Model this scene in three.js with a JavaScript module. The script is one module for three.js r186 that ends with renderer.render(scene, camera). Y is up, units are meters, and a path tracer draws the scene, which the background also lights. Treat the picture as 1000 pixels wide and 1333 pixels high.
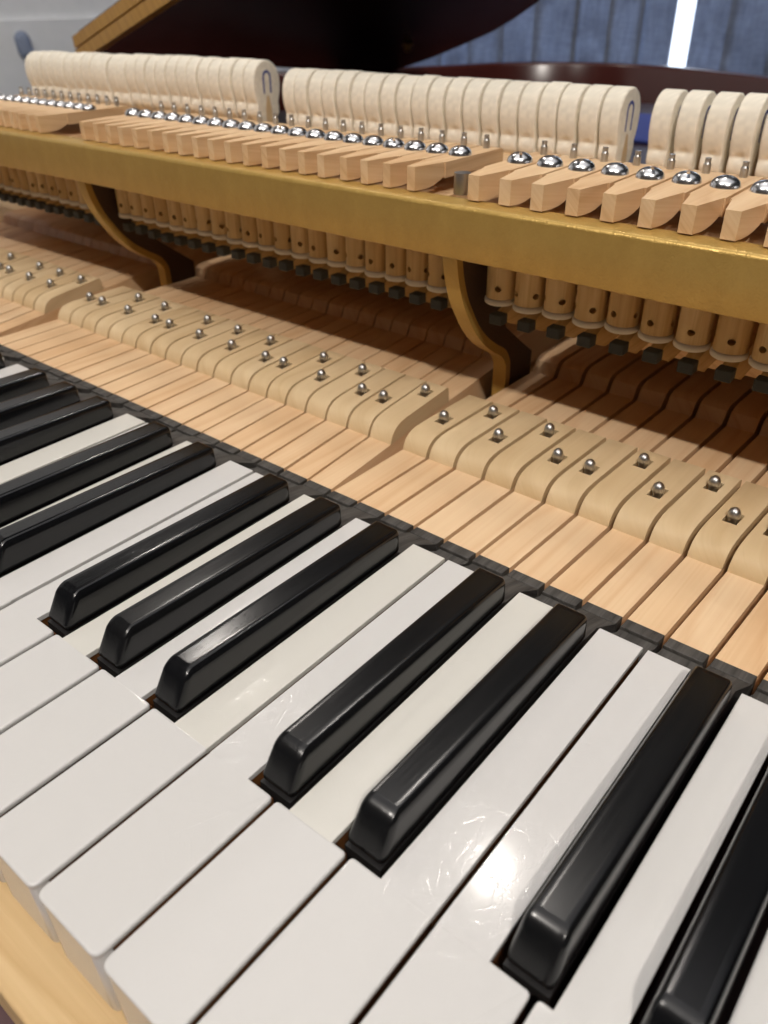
import * as THREE from 'three';
import { RoundedBoxGeometry } from 'three/addons/geometries/RoundedBoxGeometry.js';
import { mergeGeometries, toCreasedNormals } from 'three/addons/utils/BufferGeometryUtils.js';
import { RectAreaLightUniformsLib } from 'three/addons/lights/RectAreaLightUniformsLib.js';
import { Brush, Evaluator, SUBTRACTION } from 'three-bvh-csg';

// ---------------------------------------------------------------- camera, light, exposure
// All modelling below is in millimetres and brought to metres by part(); x runs along the keyboard
// towards the treble, z towards the player, y = 0 is the top of the white keys, x = 0 a C|D joint.
const MM = 0.001;
const scene = new THREE.Scene();
scene.background = new THREE.Color(0.018, 0.019, 0.022);
const camera = new THREE.PerspectiveCamera(65.52, 0.75, 0.01, 20);
camera.position.set(0.0977, 0.1598, 0.0273);
camera.rotation.set(-0.5792, 0.6911, -0.0119, 'YXZ');
camera.focus = 0.25; camera.userData.fStop = 17;
const renderer = new THREE.WebGLRenderer({ antialias: true });
renderer.toneMapping = THREE.LinearToneMapping;
renderer.toneMappingExposure = 0.83;
renderer.shadowMap.enabled = true;
RectAreaLightUniformsLib.init();
const LAMPS = [ // position in metres, candela, colour
  [[0.93, 1.55, 0.81], 6.0, 0xfff7ee, 'warm round bulb hanging over the treble end in front of the keys'],
  [[-0.45, 1.55, 0.81], 3.0, 0xfff7ee, 'unseen warm fill bulb added over the bass end in front of the keys'],  // extra front fill, added to brighten the hammer faces
  [[-0.385, 1.50, -0.935], 0.85, 0xfff7ee, 'warm round bulb hanging behind the middle hammers'],
  [[-1.35, 1.50, -1.05], 1.1, 0xfff7ee, 'warm round bulb hanging behind the bass hammers'],
];
const PANEL = { at: [0.1, 1.95, -0.15], size: 2.4, intensity: 0.21, color: 0xf2f5ff };

// ---------------------------------------------------------------- helpers
let seed = 7;
const rnd = () => { seed = (seed * 1664525 + 1013904223) >>> 0; return seed / 4294967296; };
const rr = (a, b) => a + (b - a) * rnd();
const lerp = THREE.MathUtils.lerp;
const taken = {};
const numbered = (n) => { const k = taken[n] = (taken[n] ?? -1) + 1; return k ? n + '_' + String(k).padStart(3, '0') : n; };
function tag(o, label, category, group) { o.userData.label = label; o.userData.category = category; if (group) o.userData.group = group; return o; }
function thing(name, label, category, at = [0, 0, 0], group) {
  const g = new THREE.Group(); g.name = numbered(name); g.position.set(at[0] * MM, at[1] * MM, at[2] * MM); scene.add(g);
  return tag(g, label, category, group);
}
const scaled = new WeakMap();
function flatten(geo, area = 4) { // large faces keep their own plane; only the small rounding facets stay smooth
  const p = geo.attributes.position, n = geo.attributes.normal, A = new THREE.Vector3(), B = new THREE.Vector3(), C = new THREE.Vector3();
  for (let i = 0; i < p.count; i += 3) {
    A.fromBufferAttribute(p, i); B.fromBufferAttribute(p, i + 1).sub(A); C.fromBufferAttribute(p, i + 2).sub(A); B.cross(C);
    if (B.length() / 2 > area) { B.normalize(); for (let k = 0; k < 3; k++) n.setXYZ(i + k, B.x, B.y, B.z); }
  }
  return geo;
}
function metres(geo) { if (!scaled.has(geo)) { geo.scale(MM, MM, MM); scaled.set(geo, 1); } return geo; }
function part(parent, name, geo, mat, label) {
  const m = new THREE.Mesh(metres(geo), mat); m.name = name; m.castShadow = m.receiveShadow = true;
  if (label) m.userData.label = label;
  parent.add(m); return m;
}
function structure(name, geo, mat) { const m = part(scene, numbered(name), geo, mat); m.userData.kind = 'structure'; return m; }
// texture coordinates in millimetres: u across (x + y), v along z, with an offset so that pieces differ
function grainUV(geo, su = 60, sv = 240, ou = rnd(), ov = rnd(), along = 'z') {
  const p = geo.attributes.position, uv = new Float32Array(p.count * 2);
  for (let i = 0; i < p.count; i++) {
    const x = p.getX(i), y = p.getY(i), z = p.getZ(i);
    const a = along === 'z' ? z : along === 'x' ? x : y, c = along === 'z' ? x + y : along === 'x' ? y + z : x + z;
    uv[2 * i] = c / su + ou; uv[2 * i + 1] = a / sv + ov;
  }
  geo.setAttribute('uv', new THREE.BufferAttribute(uv, 2)); return geo;
}
const plain = (g) => { const h = g.index ? g.toNonIndexed() : g.clone(); for (const k of Object.keys(h.attributes)) if (!['position', 'normal', 'uv'].includes(k)) h.deleteAttribute(k); return h; };
const merge = (list) => mergeGeometries(list.map(plain), false);
const box = (x0, x1, y0, y1, z0, z1) => new THREE.BoxGeometry(x1 - x0, y1 - y0, z1 - z0).translate((x0 + x1) / 2, (y0 + y1) / 2, (z0 + z1) / 2);
const rbox = (x0, x1, y0, y1, z0, z1, r, s = 2) => new RoundedBoxGeometry(Math.abs(x1 - x0), Math.abs(y1 - y0), Math.abs(z1 - z0), s, r).translate((x0 + x1) / 2, (y0 + y1) / 2, (z0 + z1) / 2);
// a profile in (z, y) drawn out across x
function slab(profile, x0, x1, crease = 0.6) {
  const s = new THREE.Shape(profile.map(([z, y]) => new THREE.Vector2(-z, y)));
  const g = new THREE.ExtrudeGeometry(s, { depth: x1 - x0, bevelEnabled: false, curveSegments: 8 });
  g.rotateY(Math.PI / 2).translate(x0, 0, 0);   // shape x (= -z) now points to -z
  return toCreasedNormals(g, crease);
}
// an outline in (x, z) drawn out in y, with rounded edges
function plate(outline, y0, y1, r, seg = 3) {
  const s = new THREE.Shape(outline.map(([x, z]) => new THREE.Vector2(x, -z)));
  const g = new THREE.ExtrudeGeometry(s, { depth: y1 - y0 - 2 * r, bevelEnabled: r > 0, bevelThickness: r, bevelSize: r, bevelOffset: -r, bevelSegments: seg, curveSegments: 6 });
  g.rotateX(-Math.PI / 2).translate(0, y0 + r, 0);
  return flatten(toCreasedNormals(g, 0.7), 1.2 * 40 * r);
}
// fillet some corners of an outline: [x, z, radius]
function fillet(pts, n = 5) {
  const out = [];
  pts.forEach((p, i) => {
    const r = p[2] || 0; if (!r) { out.push([p[0], p[1]]); return; }
    const a = pts[(i + pts.length - 1) % pts.length], b = pts[(i + 1) % pts.length];
    const u = new THREE.Vector2(a[0] - p[0], a[1] - p[1]).normalize(), v = new THREE.Vector2(b[0] - p[0], b[1] - p[1]).normalize();
    for (let k = 0; k <= n; k++) { const t = k / n, q = (1 - t) ** 2, w = t * t; out.push([p[0] + u.x * r * q + v.x * r * w, p[1] + u.y * r * q + v.y * r * w]); }
  });
  return out;
}
function bend(geo, fx, normals = true) { // move every vertex sideways by fx(z)
  const p = geo.attributes.position; for (let i = 0; i < p.count; i++) p.setX(i, p.getX(i) + fx(p.getZ(i))); return geo;
}

// ---------------------------------------------------------------- procedural textures
function hash(x, y, s) { let h = (x * 374761393 + y * 668265263 + s * 974711) | 0; h = Math.imul(h ^ (h >>> 13), 1274126177); return ((h ^ (h >>> 16)) >>> 0) / 4294967296; }
function vnoise(x, y, px, py, s) { // tiling value noise
  const xi = Math.floor(x), yi = Math.floor(y), fx = x - xi, fy = y - yi, u = fx * fx * (3 - 2 * fx), v = fy * fy * (3 - 2 * fy), m = (a, b) => ((a % b) + b) % b;
  const g = (i, j) => hash(m(xi + i, px), m(yi + j, py), s);
  return lerp(lerp(g(0, 0), g(1, 0), u), lerp(g(0, 1), g(1, 1), u), v);
}
function tex(w, h, fn, srgb) {
  const d = new Uint8Array(w * h * 4);
  for (let j = 0; j < h; j++) for (let i = 0; i < w; i++) {
    const c = fn(i / w, j / h), k = (j * w + i) * 4;
    for (let n = 0; n < 3; n++) d[k + n] = Math.max(0, Math.min(255, 255 * (Array.isArray(c) ? c[n] : c)));
    d[k + 3] = 255;
  }
  const t = new THREE.DataTexture(d, w, h); t.wrapS = t.wrapT = THREE.RepeatWrapping; t.magFilter = THREE.LinearFilter; t.minFilter = THREE.LinearMipmapLinearFilter; t.generateMipmaps = true;
  if (srgb) t.colorSpace = THREE.SRGBColorSpace; t.needsUpdate = true; return t;
}
const mix3 = (a, b, t) => [0, 1, 2].map((k) => lerp(a[k], b[k], t));
function wood(light, dark, s, { rings = 10, pores = 0.35, fine = 0.5, warp = 1.6 } = {}) {
  const f = (u, v) => {
    const w = vnoise(u * 4, v * 3, 4, 3, s) * warp + vnoise(u * 9, v * 5, 9, 5, s + 1) * 0.4;
    let ring = (u * rings + w) % 1; ring = ring < 0.75 ? (ring / 0.75) ** 2.2 : 1 - (ring - 0.75) / 0.25;
    const streak = vnoise(u * 90, v * 5, 90, 5, s + 2), hair = vnoise(u * 240, v * 26, 240, 26, s + 3), blot = vnoise(u * 3, v * 4, 3, 4, s + 4);
    const pore = hair > 0.86 ? (hair - 0.86) / 0.14 : 0;
    return { t: Math.min(1, 0.40 * ring + fine * 0.45 * streak + 0.3 * blot * 0.8 + pores * pore * 0.6), pore, hair, streak };
  };
  return { map: tex(512, 512, (u, v) => mix3(light, dark, f(u, v).t), true), bump: tex(512, 512, (u, v) => { const q = f(u, v); return 0.6 - 0.35 * q.pore - 0.25 * q.streak * q.hair; }) };
}
function woodMat(light, dark, s, opt = {}, rough = 0.55, bumpScale = 0.00012) {
  const t = wood(light, dark, s, opt);
  return new THREE.MeshPhysicalMaterial({ map: t.map, bumpMap: t.bump, bumpScale, roughness: rough, specularIntensity: opt.spec ?? 0.6 });
}
const std = (rgb, rough, extra = {}) => { const m = new THREE.MeshPhysicalMaterial({ roughness: rough, ...extra }); m.color.setRGB(...rgb); return m; };
const speck = tex(512, 512, (u, v) => 0.5 * vnoise(u * 128, v * 128, 128, 128, 5) + 0.5 * vnoise(u * 256, v * 256, 256, 256, 6));
const cloudy = tex(256, 256, (u, v) => 0.55 * vnoise(u * 6, v * 6, 6, 6, 8) + 0.3 * vnoise(u * 17, v * 17, 17, 17, 9) + 0.15 * vnoise(u * 60, v * 60, 60, 60, 10));
// wiped and scratched gloss: fine hairlines in a few directions
function scratches(s, base, deep, n, lenMax) {
  const W = 1024, d = new Float32Array(W * W);
  for (let k = 0; k < n; k++) {
    let x = hash(k, 1, s) * W, y = hash(k, 2, s) * W; const a = (hash(k, 3, s) - 0.5) * 2.4 + Math.PI / 2, L = 6 + hash(k, 4, s) ** 3 * lenMax, w = 0.35 + 0.65 * hash(k, 5, s), c = (hash(k, 6, s) - 0.5) * 0.012;
    for (let t = 0, g = a; t < L; t += 0.7, g += c) { x += Math.cos(g) * 0.7; y += Math.sin(g) * 0.7; const i = (((y | 0) % W + W) % W) * W + (((x | 0) % W + W) % W); d[i] = Math.max(d[i], w); }
  }
  return tex(W, W, (u, v) => { const i = ((v * W) | 0) * W + ((u * W) | 0); return base + deep * d[i]; });
}
const whiteGloss = scratches(21, 0.0, 1.0, 2600, 60);
const whiteRough = tex(512, 512, (u, v) => 0.55 + 0.35 * vnoise(u * 5, v * 5, 5, 5, 31) + 0.10 * vnoise(u * 40, v * 40, 40, 40, 32));
const blackScr = scratches(45, 0.0, 1.0, 2600, 160);

// ---------------------------------------------------------------- materials
const M = {};
M.head = std([0.655, 0.645, 0.628], 0.12, { roughnessMap: whiteRough, bumpMap: whiteGloss, bumpScale: -0.000017, specularIntensity: 0.75 });
M.tails = [[0.66, 0.65, 0.63], [0.675, 0.66, 0.608], [0.655, 0.645, 0.63]].map((c) => std(c, 0.125, { roughnessMap: whiteRough, bumpMap: whiteGloss, bumpScale: -0.000017, specularIntensity: 0.7 }));
M.black = std([0.0055, 0.0057, 0.0064], 0.2, { roughnessMap: tex(256, 512, (u, v) => 0.70 + 0.10 * vnoise(u * 40, v * 9, 40, 9, 41) + 0.26 * vnoise(u * 5, v * 5, 5, 5, 42)), bumpMap: blackScr, bumpScale: -0.000005 });
M.ebony = std([0.0065, 0.0066, 0.007], 0.25, { bumpMap: tex(512, 512, (u, v) => { const q = vnoise(u * 150, v * 20, 150, 20, 51); return q > 0.84 ? 0.6 - 2 * (q - 0.84) : 0.6; }), bumpScale: 0.000028, roughnessMap: tex(256, 512, (u, v) => 0.68 + 0.16 * vnoise(u * 70, v * 12, 70, 12, 52) + 0.2 * vnoise(u * 5, v * 4, 5, 4, 53)) });
M.strip = (() => { const t = wood([0.36, 0.35, 0.335], [0.20, 0.19, 0.18], 61, { rings: 6, fine: 0.9 }); return new THREE.MeshPhysicalMaterial({ map: t.map, bumpMap: t.bump, bumpScale: 0.0003, roughness: 0.55, specularIntensity: 0.6 }); })();
M.paint = std([0.014, 0.013, 0.013], 0.5);
M.pines = [[[0.92, 0.80, 0.645], [0.845, 0.685, 0.515], 71], [[0.91, 0.78, 0.62], [0.83, 0.66, 0.485], 77], [[0.925, 0.81, 0.66], [0.855, 0.70, 0.535], 83]].map(([a, b, s]) => woodMat(a, b, s, { rings: 5, fine: 0.6 }, 0.36, 0.00008));
M.maples = [[[0.875, 0.78, 0.625], [0.80, 0.685, 0.52], 91], [[0.86, 0.76, 0.60], [0.78, 0.66, 0.49], 95]].map(([a, b, s]) => woodMat(a, b, s, { rings: 4, fine: 0.5 }, 0.5, 0.00006));
M.body = woodMat([0.50, 0.32, 0.16], [0.34, 0.20, 0.09], 101, { rings: 5 }, 0.6);
M.beeches = [[[0.925, 0.805, 0.645], [0.845, 0.69, 0.515], 111], [[0.91, 0.78, 0.61], [0.81, 0.645, 0.47], 115]].map(([a, b, s]) => woodMat(a, b, s, { rings: 5, fine: 0.8 }, 0.6));
M.dowels = [[[0.90, 0.785, 0.575], [0.79, 0.645, 0.42], 121], [[0.87, 0.745, 0.52], [0.76, 0.605, 0.38], 125]].map(([a, b, s]) => woodMat(a, b, s, { rings: 8, fine: 0.9 }, 0.5));
M.frame = woodMat([0.88, 0.765, 0.58], [0.77, 0.63, 0.44], 131, { rings: 6 }, 0.6);
M.gold = std([0.56, 0.365, 0.10], 0.4, { metalness: 0.4, bumpMap: speck, bumpScale: 0.00018, roughnessMap: tex(256, 256, (u, v) => 0.7 + 0.3 * vnoise(u * 20, v * 20, 20, 20, 141)), map: tex(512, 512, (u, v) => { const n = 0.5 * vnoise(u * 6, v * 14, 6, 14, 142) + 0.3 * vnoise(u * 30, v * 40, 30, 40, 143) + 0.2 * vnoise(u * 120, v * 120, 120, 120, 144); return [0.93 + 0.07 * n, 0.92 + 0.08 * n, 0.89 + 0.11 * n]; }, true) });
M.darkBrown = std([0.060, 0.030, 0.016], 0.6, { bumpMap: speck, bumpScale: 0.0002 });  // dark brown tone of the bracket sides behind the gold strip
M.chrome = std([0.68, 0.68, 0.69], 0.26, { metalness: 1 });
M.steel = std([0.52, 0.51, 0.49], 0.36, { metalness: 1 });
M.felt = std([0.94, 0.88, 0.745], 0.95, { bumpMap: speck, bumpScale: 0.00005, sheen: 0.5, sheenRoughness: 0.7, sheenColor: new THREE.Color(0.9, 0.85, 0.75), map: tex(256, 256, (u, v) => 0.93 + 0.07 * vnoise(u * 30, v * 30, 30, 30, 151), true) });
M.feltDisc = std([0.82, 0.74, 0.60], 0.95, { bumpMap: speck, bumpScale: 0.00015 });
M.blueFelt = std([0.05, 0.075, 0.30], 0.9);
M.cap = std([0.075, 0.08, 0.075], 0.6, { bumpMap: speck, bumpScale: 0.0003 });
M.lacquer = std([0.055, 0.013, 0.010], 0.22);
M.lidEdge = woodMat([0.76, 0.59, 0.30], [0.60, 0.43, 0.19], 161, { rings: 4 }, 0.5);
M.plateMetal = std([0.035, 0.014, 0.022], 0.45);

// ---------------------------------------------------------------- lamps
LAMPS.forEach(([p, cd, c, label], i) => {
  const g = thing('hanging_bulb', label, 'lamp', p.map((q) => q * 1000), null);
  const glow = std([1, 0.95, 0.88], 0.5); glow.emissive = new THREE.Color(c); glow.emissiveIntensity = 60;
  const bulb = new THREE.SphereGeometry(i < 2 ? 26 : 9, 24, 16); part(g, 'bulb', bulb, glow);
  part(g, 'holder', new THREE.CylinderGeometry(13, 16, 40, 20).translate(0, 44, 0), M.steel);
  part(g, 'cable', new THREE.CylinderGeometry(3, 3, 420, 8).translate(0, 270, 0), M.cap);
  const l = new THREE.PointLight(c, cd, 0, 2); l.castShadow = true; l.shadow.radius = i < 2 ? 1.25 : 0.4; l.shadow.camera.near = 0.05; l.shadow.mapSize.set(2048, 2048);
  l.position.set(0, 0, 0); l.name = 'bulb_light'; g.add(l);
});
{
  const g = thing('fill_panel', 'unseen square fill light panel added high above the keys', 'lamp', PANEL.at.map((q) => q * 1000));  // added fill for ambient light, not a known fitting of the room
  const glow = std([0.9, 0.9, 0.9], 0.6); glow.emissive = new THREE.Color(PANEL.color); glow.emissiveIntensity = 0.3;
  const s = PANEL.size * 500;
  part(g, 'diffuser', box(-s, s, 2, 12, -s, s), glow);
  part(g, 'panel_frame', merge([box(-s - 20, -s - 1, 0, 40, -s - 20, s + 20), box(s + 1, s + 20, 0, 40, -s - 20, s + 20), box(-s - 1, s + 1, 0, 40, -s - 20, -s - 1), box(-s - 1, s + 1, 0, 40, s + 1, s + 20)]), std([0.7, 0.7, 0.7], 0.5));
  const l = new THREE.RectAreaLight(PANEL.color, PANEL.intensity, PANEL.size, PANEL.size); l.name = 'panel_light'; l.rotation.x = -Math.PI / 2; l.position.set(0, -0.002, 0); g.add(l);
}

// ---------------------------------------------------------------- setting
structure('table_top', grainUV(box(-1500, 900, -75, -48, -2400, 400), 200, 900, 0, 0, 'x'), std([0.10, 0.055, 0.06], 0.45));
const wallMap = tex(512, 512, (u, v) => { const n = 0.5 * vnoise(u * 4, v * 6, 4, 6, 201) + 0.3 * vnoise(u * 13, v * 11, 13, 11, 202) + 0.2 * vnoise(u * 50, v * 50, 50, 50, 203); return [0.89 + 0.08 * n, 0.905 + 0.07 * n, 0.92 + 0.06 * n]; }, true);
const wallMat = new THREE.MeshStandardMaterial({ map: wallMap, roughness: 0.85 });
structure('wall', grainUV(box(-2320, -2220, -900, 1500, -3300, 900), 900, 900, 0, 0, 'z'), wallMat);

structure('wall_panelling', grainUV(rbox(-2219.5, -2206, -900, 108, -3200, 900, 4), 900, 900, 0.3, 0.2, 'z'), wallMat);

// ---------------------------------------------------------------- keys
const P = 23.5, WI = { 0: 0, 2: 1, 4: 2, 5: 3, 7: 4, 9: 5, 11: 6 }, OFF = { 1: -2.2, 3: 2.0, 6: -3.1, 8: -0.4, 10: 2.4 };
const mod12 = (n) => ((n % 12) + 12) % 12;
const whiteIdx = (n) => WI[mod12(n)] + 7 * Math.floor(n / 12) - 8;
const isBlack = (n) => OFF[mod12(n)] !== undefined;
const blackX = (n) => (whiteIdx(n - 1) + 1) * P + OFF[mod12(n)];
const Z1 = -166, Z2 = -260, YW = -4.5, YC = 3.3;
function stickLine(s) { // s = semitones above the first key of the treble group
  let a, b;
  if (s >= 0) { a = -81.55 + 13.69 * s; b = -80.6 + 14.0 * s; } else if (s >= -20) { const i = -s - 1; a = -95 - 13.2 * i; b = -105.2 - 12.8 * i; } else { const m = -s - 21; a = -362.5 - 13.0 * m; b = -386.8 - 12.4 * m; }
  return (z) => a + (b - a) * (z - Z1) / (Z2 - Z1);
}
const sectionOf = (s) => (s >= 0 ? 0 : s >= -20 ? 1 : 2);
const stickHalf = [6.05, 5.85, 5.7];
const WHITE_LABEL = {
  0: 'white key just bass-side of a black pair', 2: 'white key between a black pair', 4: 'white key just treble-side of a black pair',
  5: 'white key just bass-side of a black trio', 7: 'white key after the lowest of a black trio', 9: 'white key before the highest of a black trio', 11: 'white key just treble-side of a black trio',
};
const BLACK_LABEL = { 1: 'bass-side black key of a pair', 3: 'treble-side black key of a pair', 6: 'lowest black key of a trio', 8: 'middle black key of a trio', 10: 'highest black key of a trio' };
const octave = (s) => (s >= 12 ? ' at the treble end' : s >= 0 ? ' treble-side of the near bracket' : s >= -12 ? ', first octave past the near bracket' : ', second octave past the near bracket');
const H = -49, L = -152;
// wooden lever behind the playing part, with its raised button, in the key's own coordinates (x relative to x0)
function lever(g, s, x0, pine, maple) {
  const half = stickHalf[sectionOf(s)], line = stickLine(s), fx = (z) => line(z) - x0, hz = isBlack(s + 7) ? -247.7 : -230.4;
  const zEnd = -430;
  const stick = bend(slab([[Z1, YW], [-190, YW], [-211, YW], [-258, YW], [-290, YW], [-316, YW], [-317.5, -2], [-319, 1.2], [-322, 2.6], [-326, 3], [zEnd, 3], [zEnd, -20], [Z1, -20]], -half, half), fx);
  part(g, 'lever', grainUV(stick), pine);
  const A = [[-209.4, YW], [-209.8, -2.9], [-210.6, -1.2], [-211.7, 0.3], [-213.2, 1.5], [-215.3, 2.4], [-218, 3.0], [-222, YC]];
  const hl = 4.0, hw = 2.55, h0 = hz + hl, h1 = hz - hl, y0 = YW - 0.02;
  const pieces = [
    slab([...A, [h0, YC], [h0, y0 - 0.5], [-209.4, y0 - 0.5]], -half, half),
    slab([[h0, YC], [h1, YC], [h1, y0 - 0.5], [h0, y0 - 0.5]], -half, -hw), slab([[h0, YC], [h1, YC], [h1, y0 - 0.5], [h0, y0 - 0.5]], hw, half),
    slab([[h1, YC], [-258.5, YC], [-259.7, YC - 0.6], [-260.3, YC - 2], [-260.6, y0 - 0.5], [h1, y0 - 0.5]], -half, half),
  ];
  part(g, 'button', grainUV(bend(merge(pieces), fx), 90, 200), maple);
  return { fx, hz };
}
const pins = [];
for (let s = 16; s >= -38; s--) {
  const n = s + 7, pc = mod12(n), sec = sectionOf(s), line = stickLine(s), half = stickHalf[sec];
  const pine = M.pines[(rnd() * 3) | 0], maple = M.maples[(rnd() * 2) | 0], far = s < -20;
  if (!isBlack(n)) {
    const w = whiteIdx(n), xl = w * P + 0.7, xr = (w + 1) * P - 0.7, x0 = (xl + xr) / 2;
    const tl = isBlack(n - 1) ? blackX(n - 1) + 7.05 : xl, tr = isBlack(n + 1) ? blackX(n + 1) - 7.05 : xr;
    const g = thing('white_key', far ? 'white key whose pale lever lies on the bass side of the far brass bracket' : WHITE_LABEL[pc] + octave(s), 'piano key', [x0, 0, 0], far ? 'white keys beyond the far bracket' : 'white keys');
    g.rotation.z = rr(-0.004, 0.004); g.position.y = rr(-0.15, 0.1) * MM;
    const a = xl - x0, b = xr - x0, c = tl - x0, d = tr - x0;
    const head = plate(fillet([[a, 0, 2.6], [b, 0, 2.6], [b, H, isBlack(n + 1) ? 1.3 : 0], [a, H, isBlack(n - 1) ? 1.3 : 0]]), -1.9, 0, 0.6);
    const gu = rnd(), gv = rnd();
    part(g, 'head_covering', grainUV(head, 120, 120, gu, gv), M.head);
    part(g, 'tail_covering', grainUV(plate([[c, H + 0.75], [d, H + 0.75], [d, L], [c, L]], -1.9, -0.03, 0.3, 2), 120, 120, gu, gv), M.tails[pc === 2 || pc === 11 ? 1 : pc === 4 || pc === 5 ? 2 : (rnd() * 3) | 0]);
    part(g, 'front_plate', grainUV(plate(fillet([[a + 0.25, -0.35, 2.4], [b - 0.25, -0.35, 2.4], [b - 0.25, -4], [a + 0.25, -4]]), -23.6, -1.95, 0.3, 2), 120, 120), M.head);
    part(g, 'key_body', grainUV(plate([[a + 0.9, -4.1], [b - 0.9, -4.1], [b - 0.9, H - 0.6], [d - 0.5, H - 0.6], [d - 0.5, L + 0.5], [c + 0.5, L + 0.5], [c + 0.5, H - 0.6], [a + 0.9, H - 0.6]], -19.5, -1.95, 0)), M.body);
    // dark stained wood between the tail and the lever
    const f = (z) => line(z) - x0, o = [[c + 0.2, L + 0.2], [d - 0.2, L + 0.2], [d - 0.2, -155], [f(-159.5) + half, -159.5], [f(-161.6) + half, -161.6], [f(-161.6) - half, -161.6], [f(-159.5) - half, -159.5], [c + 0.2, -155]];
    part(g, 'dark_joint', grainUV(plate(o, -19.5, -5.4, 0), 40, 90), M.strip);
    part(g, 'dark_strip', grainUV(bend(plate(fillet([[-half, -161.3], [half, -161.3, 0.8], [half, Z1 + 0.05], [-half, Z1 + 0.05]]), -19.5, YW + 0.35, 0.4, 2), f), 40, 90), M.strip);
    const q = lever(g, s, x0, pine, maple); pins.push([x0 + q.fx(q.hz), q.hz, s, false]);
  } else {
    const x0 = blackX(n);
    const g = thing('black_key', far ? 'black key whose pale lever lies on the bass side of the far brass bracket' : BLACK_LABEL[pc] + octave(s), 'piano key', [x0, 0, 0], far ? 'black keys beyond the far bracket' : 'black keys');
    g.rotation.z = rr(-0.006, 0.006); g.position.y = rr(-0.15, 0.15) * MM;
    const z0 = -50.6, z1 = -146.5, yb = -1.6, yt = 10.2;
    const cap = new RoundedBoxGeometry(11.2, yt - yb, z0 - z1, 9, 2.8).translate(0, (yt + yb) / 2, (z0 + z1) / 2), p = cap.attributes.position;
    const rear = rr(7.6, 8.3), lean = rr(-0.2, 0.2);
    for (let i = 0; i < p.count; i++) {
      let x = p.getX(i); const ax = Math.abs(x); if (ax > 2.8) x = Math.sign(x) * (ax - 2.8 < 0.001 ? 4.1 : 4.1 + (ax - 2.8) * 0.536);   // tighter rounding along the sides than over the nose
      const y = p.getY(i), z = p.getZ(i), t = THREE.MathUtils.clamp((y - yb) / (yt - yb), 0, 1), u = (z0 - z) / (z0 - z1);
      // crisp rear edge: undo the rounding there
      const k = u > 0.9 ? 1 : 0;
      let nx = x * lerp(1, lerp(0.83, 0.93, Math.min(1, u * 1.5)), t ** 1.3), nz = z - (1 - u) * 6.3 * Math.max(0, t) ** 1.25, ny = yb + t * (lerp(yt, rear, u) - yb);
      if (k) { const v = (u - 0.9) / 0.1; nz = lerp(nz, nz < z1 + 2.1 ? z1 + (nz - z1) * 0.35 : nz, v); }
      p.setXYZ(i, nx + lean * u * t, ny, nz);
    }
    cap.computeVertexNormals();
    part(g, 'sharp', grainUV(flatten(toCreasedNormals(cap, 0.9), 120), 30, 160), (rnd(), s === 6 || s === 8 || s === 11 || s === 1) ? M.ebony : M.black);
    part(g, 'key_body', plate([[-5.15, -50.9], [5.15, -50.9], [5.15, z1], [-5.15, z1]], -19.5, yb - 0.02, 0), M.paint);
    const f = (z) => line(z) - x0;
    // stained slope from the sharp down to the dark strip
    const N = [[z1 - 0.02, yb - 0.7], [-155, -3.2], [-161.4, YW + 0.2], [-161.4, -19.5], [z1 - 0.02, -19.5]];
    const slope = slab(N, -1, 1, 0.2), sp = slope.attributes.position;
    for (let i = 0; i < sp.count; i++) { const z = sp.getZ(i), t = THREE.MathUtils.clamp((-155 - z) / 6.4, 0, 1); sp.setX(i, lerp(0, f(z), t) + sp.getX(i) * lerp(5.0, half, t)); }
    part(g, 'dark_joint', grainUV(slope, 40, 90), M.strip);
    part(g, 'dark_strip', grainUV(bend(plate(fillet([[-half, -161.5], [half, -161.5, 0.8], [half, Z1 + 0.05], [-half, Z1 + 0.05]]), -19.5, YW + 0.35, 0.4, 2), f), 40, 90), M.strip);
    const q = lever(g, s, x0, pine, maple); pins.push([x0 + q.fx(q.hz), q.hz, s, true]);
  }
}
// steel pins standing up through the buttons
const pinGeo = metres(new THREE.LatheGeometry([[0, 0], [1.75, 0], [1.75, 9.0], [2.1, 9.8], [2.25, 11], [2.15, 12.2], [1.7, 13.2], [0.9, 13.9], [0, 14.1]].map(([r, y]) => new THREE.Vector2(r, y)), 20));
for (const [x, z, s, b] of pins) {
  const m = part(scene, numbered('balance_pin'), pinGeo, M.steel); m.position.set(x * MM, -6.4 * MM, z * MM);
  const far = s < -20 ? ' beyond the far bracket' : s < 0 ? ' between the two brackets' : ' on the treble side of the near bracket';
  tag(m, (b ? 'round steel pin in the rear row' : 'round steel pin in the front row') + far, 'pin', (b ? 'rear row pins' : 'front row pins') + far);
}
// key frame the levers lie on
{
  const g = thing('key_frame', 'pale wooden frame under the keys with its front board showing', 'key frame', [-150, -47, 0]);
  part(g, 'front_board', grainUV(rbox(-800, 420, 1, 20, -70, 13.0, 1.2), 60, 300, 0.1, 0.3, 'x'), M.frame);
  part(g, 'balance_board', grainUV(box(-800, 420, 1, 22, -290, -175), 60, 300, 0.4, 0.3, 'x'), M.frame);
  part(g, 'back_board', grainUV(box(-800, 420, 1, 22, -440, -340), 60, 300, 0.7, 0.3, 'x'), M.frame);
}

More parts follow.
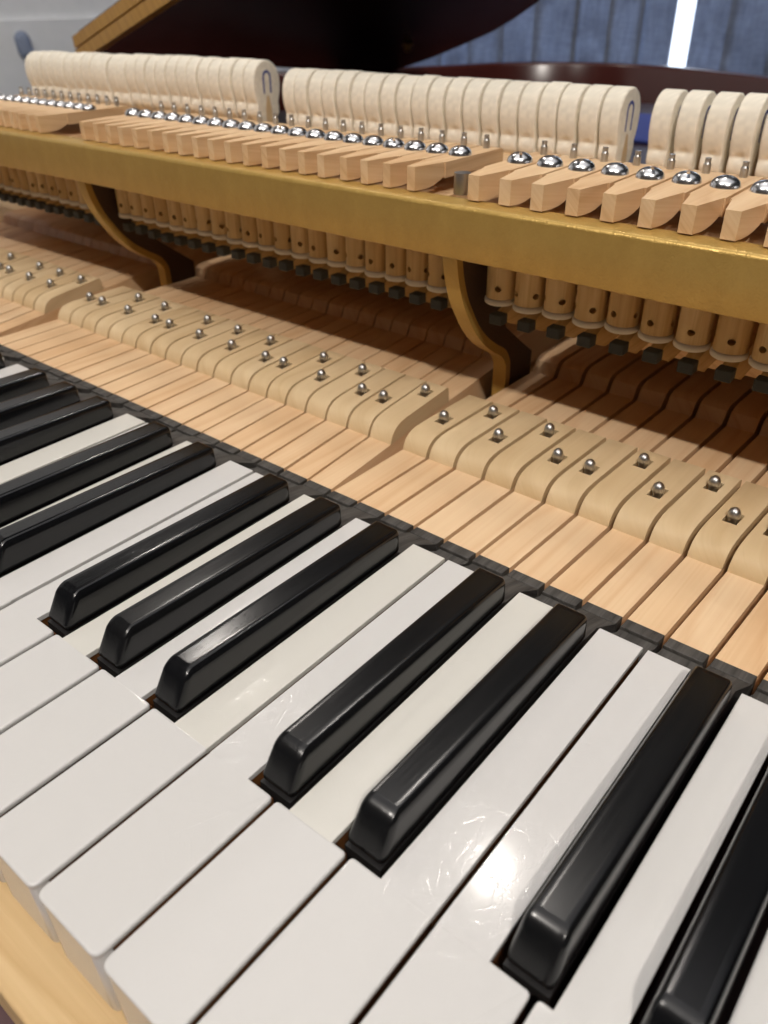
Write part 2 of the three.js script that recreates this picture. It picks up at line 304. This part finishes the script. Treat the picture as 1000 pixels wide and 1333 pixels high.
// ---------------------------------------------------------------- hammer rail and its brackets
{
  const g = thing('hammer_rail', 'long gold painted rail running above the key levers', 'rail', [-300, 70.2, -237]);
  const N = 120, x0 = -480, x1 = 480, ring = [[0, 0.8], [-0.6, 0.2], [-1.6, 0], [-12, 0], [-13, 1], [-13, 20.6]], top = [[-13, 20.6], [-1.6, 20.8], [-0.9, 20.5], [-0.2, 19.9], [0, 19.2]];
  const sweep = (prof) => { const pos = [], idx = []; for (let i = 0; i <= N; i++) { const x = lerp(x0, x1, i / N); for (const [z, y] of prof) { const wob = y < 2 ? 0.35 * (vnoise(x / 45, 3, 4096, 8, 301) - 0.5) : 0; pos.push(x, y + wob, z); } } const m = prof.length; for (let i = 0; i < N; i++) for (let j = 0; j < m - 1; j++) { const a = i * m + j, b = a + m; idx.push(a, a + 1, b, b, a + 1, b + 1); } const q = new THREE.BufferGeometry(); q.setAttribute('position', new THREE.Float32BufferAttribute(pos, 3)); q.setIndex(idx); q.computeVertexNormals(); return toCreasedNormals(q, 0.9); };
  const ends = (x) => box(x - 0.5, x + 0.5, 0.5, 20.4, -12.8, -0.2);
  part(g, 'rail_bar', grainUV(merge([sweep([[0, 19.2], ...ring]), ends(x0), ends(x1)].map((q) => grainUV(q))), 80, 80, 0, 0, 'x'), M.gold);
  part(g, 'rail_top', grainUV(sweep(top), 80, 80, 0, 0, 'x'), M.gold);
}
for (const [x, label] of [[-95, 'curved gold bracket dropping between the key levers, nearer the treble'], [-361, 'curved gold bracket dropping between the key levers, nearer the bass']]) {
  const g = thing('rail_bracket', label, 'bracket', [x, -20, -292]);
  const F = [[-245.5, 69.8], [-246.3, 64.2], [-248.2, 56.6], [-251.6, 48], [-256.5, 39.9], [-262.5, 31.5], [-270.5, 23.5], [-279.5, 17], [-287, 12.5], [-291, 7.5], [-292, 2], [-292, -20]].map(([z, y]) => new THREE.Vector2(z, y));
  const curve = new THREE.SplineCurve(F).getPoints(40).map((v) => [v.x + 292, v.y + 20]);
  const back = [[-25, 0], [-25, 26], [-14, 34], [2, 46], [9, 60], [12, 89.8]];
  const inner = curve.map(([z, y], i) => { const a = curve[Math.max(0, i - 1)], b = curve[Math.min(curve.length - 1, i + 1)], d = Math.hypot(b[0] - a[0], b[1] - a[1]); return [z + 4 * (b[1] - a[1]) / d, y - 4 * (b[0] - a[0]) / d]; });
  part(g, 'front_face', grainUV(slab([...curve, ...[...inner].reverse()], 0, 7.2), 80, 80), M.gold);
  part(g, 'bracket_plate', grainUV(slab([...inner.map(([z, y]) => [z - 0.05, y]), ...back], 0.8, 6.8), 80, 80), M.darkBrown);
}
{
  const b = part(scene, numbered('rail_stud'), new THREE.CylinderGeometry(3.4, 3.4, 8, 20).translate(0, 4, 0), M.steel); b.position.set(-93 * MM, 91.2 * MM, -255 * MM);
  tag(b, 'short grey steel stud on the gold rail between two flange groups', 'stud');
}

// ---------------------------------------------------------------- flanges with dome screws
const ev = new Evaluator(); ev.attributes = ['position', 'normal']; ev.useGroups = false;
const cutBy = (a, list) => { let r = new Brush(plain(a).deleteAttribute('uv')); r.updateMatrixWorld(); for (const c of list) { const b = new Brush(plain(c).deleteAttribute('uv')); b.updateMatrixWorld(); r = ev.evaluate(r, b, SUBTRACTION); r.updateMatrixWorld(); } return r.geometry; };
const domeGeo = (() => {
  const pr = [[0, -0.6], [5.3, -0.6], [5.35, 0], [5.25, 0.35]]; for (let k = 1; k <= 12; k++) { const a = k / 12 * Math.PI / 2; pr.push([5.25 * Math.cos(a), 0.3 + 3.5 * Math.sin(a)]); }
  pr[pr.length - 1][0] = 0;
  const g = new THREE.LatheGeometry(pr.map(([r, y]) => new THREE.Vector2(Math.max(r, 0), y)), 36);
  return metres(toCreasedNormals(cutBy(g, [box(-0.6, 0.6, 1.9, 9, -9, 9)]), 0.5));
})();
const studGeo = metres(merge([new THREE.CylinderGeometry(1.5, 1.5, 3.2, 14).translate(0, 1.6, 0), new THREE.CylinderGeometry(1.0, 1.35, 0.8, 14).translate(0, 3.6, 0), new THREE.CylinderGeometry(1.15, 1.15, 1.4, 14).translate(0, 4.7, 0)]));
const GROUPS = [
  { n: 11, x: (j) => -81.8 + 14.05 * j, lean: -0.03, front: 2.5, mid: 5.6, main: 6.3, where: 'in the wide row treble-side of the steel stud' },
  { n: 20, x: (i) => -112.6 - 12.23 * i, lean: 0.0, front: 2.0, mid: 4.9, main: 5.6, where: 'in the row of twenty between the two gaps' },
  { n: 12, x: (m) => -391 - 10.3 * m, lean: 0.01, front: 1.7, mid: 4.1, main: 4.75, where: 'in the tight row at the bass end of the rail' },
];
for (const G of GROUPS) for (let j = 0; j < G.n; j++) {
  const g = thing('hammer_flange', 'tapered wooden dome-screwed flange ' + G.where, 'flange', [G.x(j), 91.2, -246], 'flanges ' + G.where);
  const b = M.beeches[(rnd() * 2) | 0], dz = rr(-0.7, 0.7), fx = (z) => -G.lean * z;
  // side profile with an arched underside, cut to a tapered plan
  const prof = [[dz, 0.25], [-6, 0.25], [-9, 0.6], [-12, 1.4], [-15, 2.7], [-17, 4], [-60, 4], [-62, 5], [-62, 9.4], [-17, 9.4], [dz, 9.4]];
  const nose = slab([[dz, 0.25], [-6, 0.25], [-9, 0.6], [-12, 1.4], [-15, 2.7], [-17, 4], [-17, 9.4], [dz, 9.4]], -1, 1), np = nose.attributes.position;
  for (let i = 0; i < np.count; i++) { const t = THREE.MathUtils.clamp((dz - np.getZ(i)) / (17 + dz), 0, 1); np.setX(i, np.getX(i) * lerp(G.front, G.mid, t)); }
  nose.computeVertexNormals();
  const body = slab([[-17.02, 3.2], [-17.02, 9.4], [-60, 9.4], [-61.5, 8.6], [-61.5, 3.2]], -G.main, G.main);
  part(g, 'flange_body', grainUV(bend(merge([toCreasedNormals(nose, 0.4), body].map((q) => grainUV(q))), fx), 50, 200), b);
  const d = part(g, 'dome_screw', domeGeo, M.chrome); d.position.set(fx(-35.4) * MM, 9.4 * MM, -35.4 * MM); d.rotation.y = rr(0, Math.PI); d.scale.setScalar(G === GROUPS[0] ? 1 : G === GROUPS[1] ? 0.96 : 0.85);
  const q = part(g, 'drop_screw', studGeo, M.steel); q.position.set(fx(-56) * MM, 9.4 * MM, -56 * MM); q.rotation.y = rr(0, 3);
}

// ---------------------------------------------------------------- hammers
function hammerGeo(w) {
  // outline in (z, y), y = 0 at the crown
  const R = [[0, 0], [3.4, -0.45], [6.6, -1.9], [9.3, -4.1], [11.3, -7.0], [12.6, -10.6], [13.1, -14.5], [12.9, -18.5], [12.1, -22.3], [11.1, -25.4], [10.5, -27.3], [10.8, -29.4], [10.9, -32], [10, -35], [7.6, -38], [5, -40]];
  const out = [...R.map(([z, y]) => new THREE.Vector2(z, y)), ...R.slice(1).reverse().map(([z, y]) => new THREE.Vector2(-z, y))].reverse();
  const sh = new THREE.Shape(); const cv = new THREE.SplineCurve([...out]).getPoints(84); sh.setFromPoints(cv);
  const r = 1.0, g = new THREE.ExtrudeGeometry(sh, { depth: w - 2 * r, bevelEnabled: true, bevelThickness: r, bevelSize: r, bevelOffset: -r, bevelSegments: 3, steps: 8 });
  g.rotateY(-Math.PI / 2).translate((w - 2 * r) / 2, 0, 0);
  const p = g.attributes.position;
  for (let i = 0; i < p.count; i++) { // the staple pulls a dimple into the shoulder
    const x = p.getX(i), y = p.getY(i), z = p.getZ(i), s = Math.sign(z), d2 = (x / 1.9) ** 2 + ((y + 27.2) / 1.5) ** 2;
    if (Math.abs(z) > 6) p.setZ(i, z - s * 1.1 * Math.exp(-d2));
  }
  return metres(toCreasedNormals(grainUV(g, 60, 60, 0, 0, 'y'), 0.7));
}
const underFelt = metres((() => { const s = new THREE.Shape(); const o = [], c = []; for (let k = 0; k <= 16; k++) { const a = Math.PI * k / 16; o.push(new THREE.Vector2(4.1 * Math.cos(a), -11 + 4.6 * Math.sin(a))); c.push(new THREE.Vector2(2.5 * Math.cos(a), -11 + 2.9 * Math.sin(a))); } s.setFromPoints([new THREE.Vector2(3.9, -21), ...o, new THREE.Vector2(-3.9, -21), new THREE.Vector2(-2.6, -21), ...c.reverse(), new THREE.Vector2(2.6, -21)]); const g = new THREE.ExtrudeGeometry(s, { depth: 1, bevelEnabled: false }); return g.rotateY(-Math.PI / 2).translate(0.5, 0, 0); })());
const HGROUPS = [
  { n: 10, x: (j) => -76 + 14.0 * j, w: 10.7, crown: () => 117.3, where: 'in the spaced row on the treble side of the gap' },
  { n: 20, x: (i) => -103.2 - 12.55 * i, w: 10.9, crown: (i) => 117.0 - 0.02 * i, where: 'in the middle row of twenty' },
  { n: 24, x: (m) => -379.5 - 12.65 * m, w: 10.8, crown: (m) => 121 - 0.12 * m, where: 'in the row at the bass end' },
];
for (const G of HGROUPS) {
  const felt = hammerGeo(G.w);
  const shankGeo = metres(grainUV(new THREE.CylinderGeometry(2.9, 2.9, 112, 8).rotateX(Math.PI / 2 - 0.14).translate(0, 8, 56)));
  const moulding = metres(grainUV(slab([[-3.4, 0], [3.4, 0], [3.0, 17], [1.2, 25], [0, 26], [-1.2, 25], [-3.0, 17]].map(([z, y]) => [z, y]), -G.w / 2 - 0.04, G.w / 2 + 0.04), 60, 100, 0.2, 0.1, 'y'));
  for (let k = 0; k < G.n; k++) {
    const c = G.crown(k) + rr(-0.5, 0.5), g = thing('hammer', 'cream felt piano hammer ' + G.where, 'hammer', [G.x(k) + rr(-0.25, 0.25), 68, -418 + rr(-0.7, 0.7)], 'hammers ' + G.where);
    const f = part(g, 'felt', felt, M.felt); f.position.y = (c - 68) * MM;
    const u = part(g, 'under_felt', underFelt, M.blueFelt); u.position.y = (c - 68) * MM; u.scale.x = (G.w + 0.12) / 1;
    part(g, 'moulding', moulding, M.maples[0]).position.y = (c - 68 - 48.2) * MM;
    part(g, 'shank', shankGeo, M.beeches[k % 2]).position.y = 8 * MM;
  }
}

// ---------------------------------------------------------------- dowel buttons under the rail, jacks below them
const dowelGeo = (() => {
  const body = new THREE.CylinderGeometry(5.6, 5.6, 26, 36, 4).translate(0, 13, 0);
  const holes = [0, 1, 2, 3].map((k) => new THREE.CylinderGeometry(1.3, 1.3, 7, 14).rotateX(Math.PI / 2).translate(0, 4.6, 5.5).rotateY(k * Math.PI / 2));
  return metres(grainUV(toCreasedNormals(cutBy(body, holes), 0.6), 40, 100, 0, 0, 'y'));
})();
const discGeo = metres(new THREE.LatheGeometry([[0, 0], [5.4, 0], [6.0, 0.5], [6.15, 1.4], [6.05, 2.3], [5.5, 2.9], [0, 2.9]].map(([r, y]) => new THREE.Vector2(r, y)), 32));
const capGeo = metres(rbox(-3.1, 3.1, 0, 4.6, -5.5, 0, 0.5)), armGeo = metres(grainUV(slab([[-5.6, 0.4], [-5.6, 4.2], [-26, 10], [-30, 10], [-30, -3], [-16, -4]], -2.6, 2.6)));
const postGeo = (h) => metres(grainUV(slab([[-30.1, 9], [-36, 12], [-44, 26], [-60, 31], [-124, 31], [-124, 8], [-110, -6], [-64, -14], [-36, -10], [-30.1, -4]], -h, h)));  // jack bodies made wide and tall to block light from behind
const DG = [
  { n: 11, k: 1.1, post: postGeo(6.3), x: (j) => -78.6 + 14.1 * j, where: 'on the treble side of the near bracket' },
  { n: 20, k: 1.02, post: postGeo(5.6), x: (i) => -110.5 - 12.35 * i, where: 'between the two brackets' },
  { n: 19, k: 0.97, post: postGeo(5.2), x: (m) => -376 - 11.6 * m, where: 'on the bass side of the far bracket' },
];
for (const G of DG) for (let j = 0; j < G.n; j++) {
  const x = G.x(j), g = thing('let_off_button', 'turned wooden button with felt foot ' + G.where, 'wooden button', [x, 46.4 + rr(-0.5, 0.5), -266.5], 'let-off buttons ' + G.where);
  const d = part(g, 'dowel', dowelGeo, M.dowels[(rnd() * 2) | 0]); d.position.y = 2.85 * MM; d.rotation.y = rr(0, 6.28); d.scale.x = d.scale.z = G.k;
  const ff = part(g, 'felt_foot', discGeo, M.feltDisc); ff.scale.x = ff.scale.z = G.k;
  const q = thing('jack', 'grey-toed jack below the wooden buttons ' + G.where, 'jack', [x + 0.8, 37.6 + rr(-0.5, 0.5), -262], 'jacks ' + G.where);
  part(q, 'toe_cap', capGeo, M.cap); part(q, 'toe', armGeo, M.dowels[j % 2]); part(q, 'body', G.post, M.beeches[1]);
}
{
  const g = thing('button_rail', 'beech rail behind the gold rail carrying the turned buttons, widened to block light', 'rail', [-300, 74, -272]);
  part(g, 'rail_bar', grainUV(merge([box(-500, -85, 1, 14, -62, 14), box(-52, 196, 1, 14, -62, 14), box(214, 470, 1, 14, -62, 14)].map((q) => grainUV(q))), 60, 240, 0, 0, 'x'), M.beeches[1]);  // deepened rearward to block light, left open at the section gaps
  const h = thing('light_block_rail', 'beech rail added behind the jacks to block light', 'rail', [-300, -4, -392]);
  part(h, 'rail_bar', grainUV(box(-500, 470, 8, 78, -16, 4), 60, 240, 0, 0, 'x'), M.beeches[1]);  // beam added to keep light from behind off the levers
}

// ---------------------------------------------------------------- the piano behind, curtain and window
const piano = thing('grand_piano', 'dark maroon grand piano with its lid propped open behind the hammers', 'piano', [-400, -48, -1300]);
function solid(pts, thick, n) { // a flat polygon of 3-D points with thickness along n
  const N = pts.length, pos = [], idx = [], q = n.clone().multiplyScalar(thick);
  const ax = new THREE.Vector3().subVectors(pts[1], pts[0]).normalize(), ay = new THREE.Vector3().crossVectors(n, ax);
  const flat = pts.map((p) => new THREE.Vector2(p.clone().sub(pts[0]).dot(ax), p.clone().sub(pts[0]).dot(ay)));
  for (const p of pts) pos.push(p.x, p.y, p.z); for (const p of pts) pos.push(p.x + q.x, p.y + q.y, p.z + q.z);
  for (const [a, b, c] of THREE.ShapeUtils.triangulateShape(flat, [])) { idx.push(a, b, c, N + c, N + b, N + a); }
  for (let i = 0; i < N; i++) { const j = (i + 1) % N; idx.push(i, j, N + j, i, N + j, N + i); }
  const g = new THREE.BufferGeometry(); g.setAttribute('position', new THREE.Float32BufferAttribute(pos, 3)); g.setIndex(idx); g.computeVertexNormals(); return grainUV(toCreasedNormals(g, 0.3));
}
{
  const V = (a, b, c) => new THREE.Vector3(a, b, c), p1 = V(-801, 106, -548), p2 = V(-600, 155, -508), p5 = V(-815, 54, -1042);
  const n = p2.clone().sub(p1).cross(p5.clone().sub(p1)).normalize(); if (n.y < 0) n.negate();
  const up = p2.clone().sub(p1), p2b = p1.clone().addScaledVector(up, 3.2);
  const onPlane = (x, z) => V(x, p1.y - (n.x * (x - p1.x) + n.z * (z - p1.z)) / n.y, z);
  const right = [[-300, -760], [-450, -921], [-510, -970], [-564, -1006], [-633, -1036], [-706, -1064], [-776, -1079]].map(([x, z]) => onPlane(x, z));
  const rel = (v) => v.clone().sub(p5);
  const g = part(piano, 'lid', new THREE.BufferGeometry(), M.lacquer); g.position.set(p5.x * MM + 0.4, p5.y * MM + 0.048, p5.z * MM + 1.3);
  g.geometry = metres( solid([p1, p2, p2b, ...right, p5].map(rel), 22, n));
  const stud = part(g, 'lid_stud', merge([new THREE.SphereGeometry(5, 16, 12), new THREE.CylinderGeometry(7, 7, 3, 20).translate(0, 4, 0)]), M.gold); stud.position.set((-645.7 - p5.x) * MM, (97 - p5.y) * MM, (-932 - p5.z) * MM);
  // two-ply front edge
  const e = up.clone().normalize(), side = new THREE.Vector3().crossVectors(n, e).normalize(); if (side.z < 0) side.negate();
  for (const [a, b] of [[-9, 3], [5, 16]]) {
    const A = p1.clone().addScaledVector(side, 9).addScaledVector(n, a), B = p2b.clone().addScaledVector(side, 9).addScaledVector(n, a);
    part(g, 'edge_strip', solid([A, B, B.clone().addScaledVector(side, -8.6), A.clone().addScaledVector(side, -8.6)].map(rel), b - a, n), M.lidEdge);
  }
}
{
  const pts = [[-1000, -700], [-890, -900], [-800, -1040], [-735, -1160], [-690, -1255], [-610, -1312], [-523, -1325], [-420, -1300], [-330, -1250], [-240, -1190], [-120, -1090], [30, -960], [200, -800]].map(([x, z]) => new THREE.Vector3(x, 0, z));
  const c = new THREE.CatmullRomCurve3(pts).getPoints(90), pos = [], idx = [];
  const ring = [[0, -90], [0, 56], [-2, 59], [-5, 60], [-24, 60], [-27, 59], [-29, 56], [-29, -90]];
  c.forEach((p, i) => { const t = c[Math.min(i + 1, 90)].clone().sub(c[Math.max(i - 1, 0)]).normalize(), nn = new THREE.Vector3(-t.z, 0, t.x); if (i === 0) nn.multiplyScalar(1); for (const [d, y] of ring) pos.push(p.x + 400 + nn.x * d, y + 48, p.z + 1300 + nn.z * d); });
  const m = ring.length; for (let i = 0; i < 90; i++) for (let j = 0; j < m - 1; j++) { const a = i * m + j, b = a + m; idx.push(a, a + 1, b, b, a + 1, b + 1); }
  const q = new THREE.BufferGeometry(); q.setAttribute('position', new THREE.Float32BufferAttribute(pos, 3)); q.setIndex(idx); q.computeVertexNormals();
  part(piano, 'rim', grainUV(toCreasedNormals(q, 0.7)), M.lacquer);
}
{
  part(piano, 'iron_plate', box(-420, 560, 40, 66, 70, 820), M.plateMetal);
  part(piano, 'felt_strip', rbox(-30, 190, 66.2, 71, 215, 420, 2), M.blueFelt);
}
{
  const clothMap = tex(512, 512, (u, v) => { const w = 0.5 * vnoise(u * 120, v * 12, 120, 12, 401) + 0.3 * vnoise(u * 20, v * 60, 20, 60, 402) + 0.35 * vnoise(u * 5, v * 7, 5, 7, 403); return [0.44 + 0.2 * w, 0.475 + 0.2 * w, 0.545 + 0.2 * w]; }, true);
  const cloth = new THREE.MeshPhysicalMaterial({ map: clothMap, roughness: 1, transmission: 0.42, thickness: 0, side: THREE.DoubleSide });
  const Z = -2900, edges = [-2300, -2160, -2010, -1870, -1735, -1590, -1440, -1310, -1200, -1078, -1020, -905, -770, -640, -500];
  for (let i = 0; i < edges.length - 1; i++) {
    const a = edges[i], b = edges[i + 1], lap = i === 8 ? 0 : 17; if (i === 9) continue;   // the open slit
    const w = b - a, sh = [], back = []; for (let k = 0; k <= 14; k++) { const t = k / 14, y = 6 * Math.sin(t * Math.PI * 3 + i); sh.push([lerp(-w / 2 - 1, w / 2 + lap, t), y]); back.unshift([lerp(-w / 2 - 1, w / 2 + lap, t), y - 2.5]); }
    const g = new THREE.ExtrudeGeometry(new THREE.Shape([...sh, ...back].map(([x, y]) => new THREE.Vector2(x, y))), { depth: 2300, bevelEnabled: false }); g.rotateX(-Math.PI / 2);
    const m = part(scene, numbered('curtain_panel'), grainUV(toCreasedNormals(g, 0.5), 400, 400, rnd(), rnd(), 'y'), cloth); m.position.set((a + b) / 2 * MM, -1.0, (Z + (i % 2) * 9) * MM);
    tag(m, i < 9 ? 'grey blue fabric curtain panel on the lid side of the bright slit' : 'grey blue fabric curtain panel on the treble side of the bright slit', 'curtain', i < 9 ? 'curtain panels on the lid side' : 'curtain panels on the treble side');
  }
  const w = thing('window', 'tall daylit window behind the grey blue curtain', 'window', [-1400, -1000, -3120]);
  const day = std([0.8, 0.85, 0.9], 0.5); day.emissive = new THREE.Color(0.86, 0.93, 1.0); day.emissiveIntensity = 2.2;
  part(w, 'pane', box(-1000, 1000, 0, 2300, -12, 0), day);
  part(w, 'window_frame', merge([box(-1060, -1001, -60, 2360, -30, 30), box(1001, 1060, -60, 2360, -30, 30), box(-1001, 1001, -60, -1, -30, 30), box(-1001, 1001, 2301, 2360, -30, 30)]), std([0.7, 0.7, 0.68], 0.5));
  const l = new THREE.RectAreaLight(0xdcecff, 2.2, 2.0, 2.3); l.name = 'daylight'; l.position.set(0, 1.15, 0.004); l.rotation.y = Math.PI; w.add(l);
  const h = part(scene, numbered('wall_hook'), new THREE.CapsuleGeometry(20, 26, 8, 20), std([0.26, 0.31, 0.43], 0.7)); h.position.set(-2.2, 0.05, -1.268); h.rotation.x = 0.12;
  tag(h, 'small dark blue oval hook on the pale wall', 'wall hook');
}
scene.traverse((o) => { if (o.isMesh) o.castShadow = o.receiveShadow = true; });
renderer.render(scene, camera);
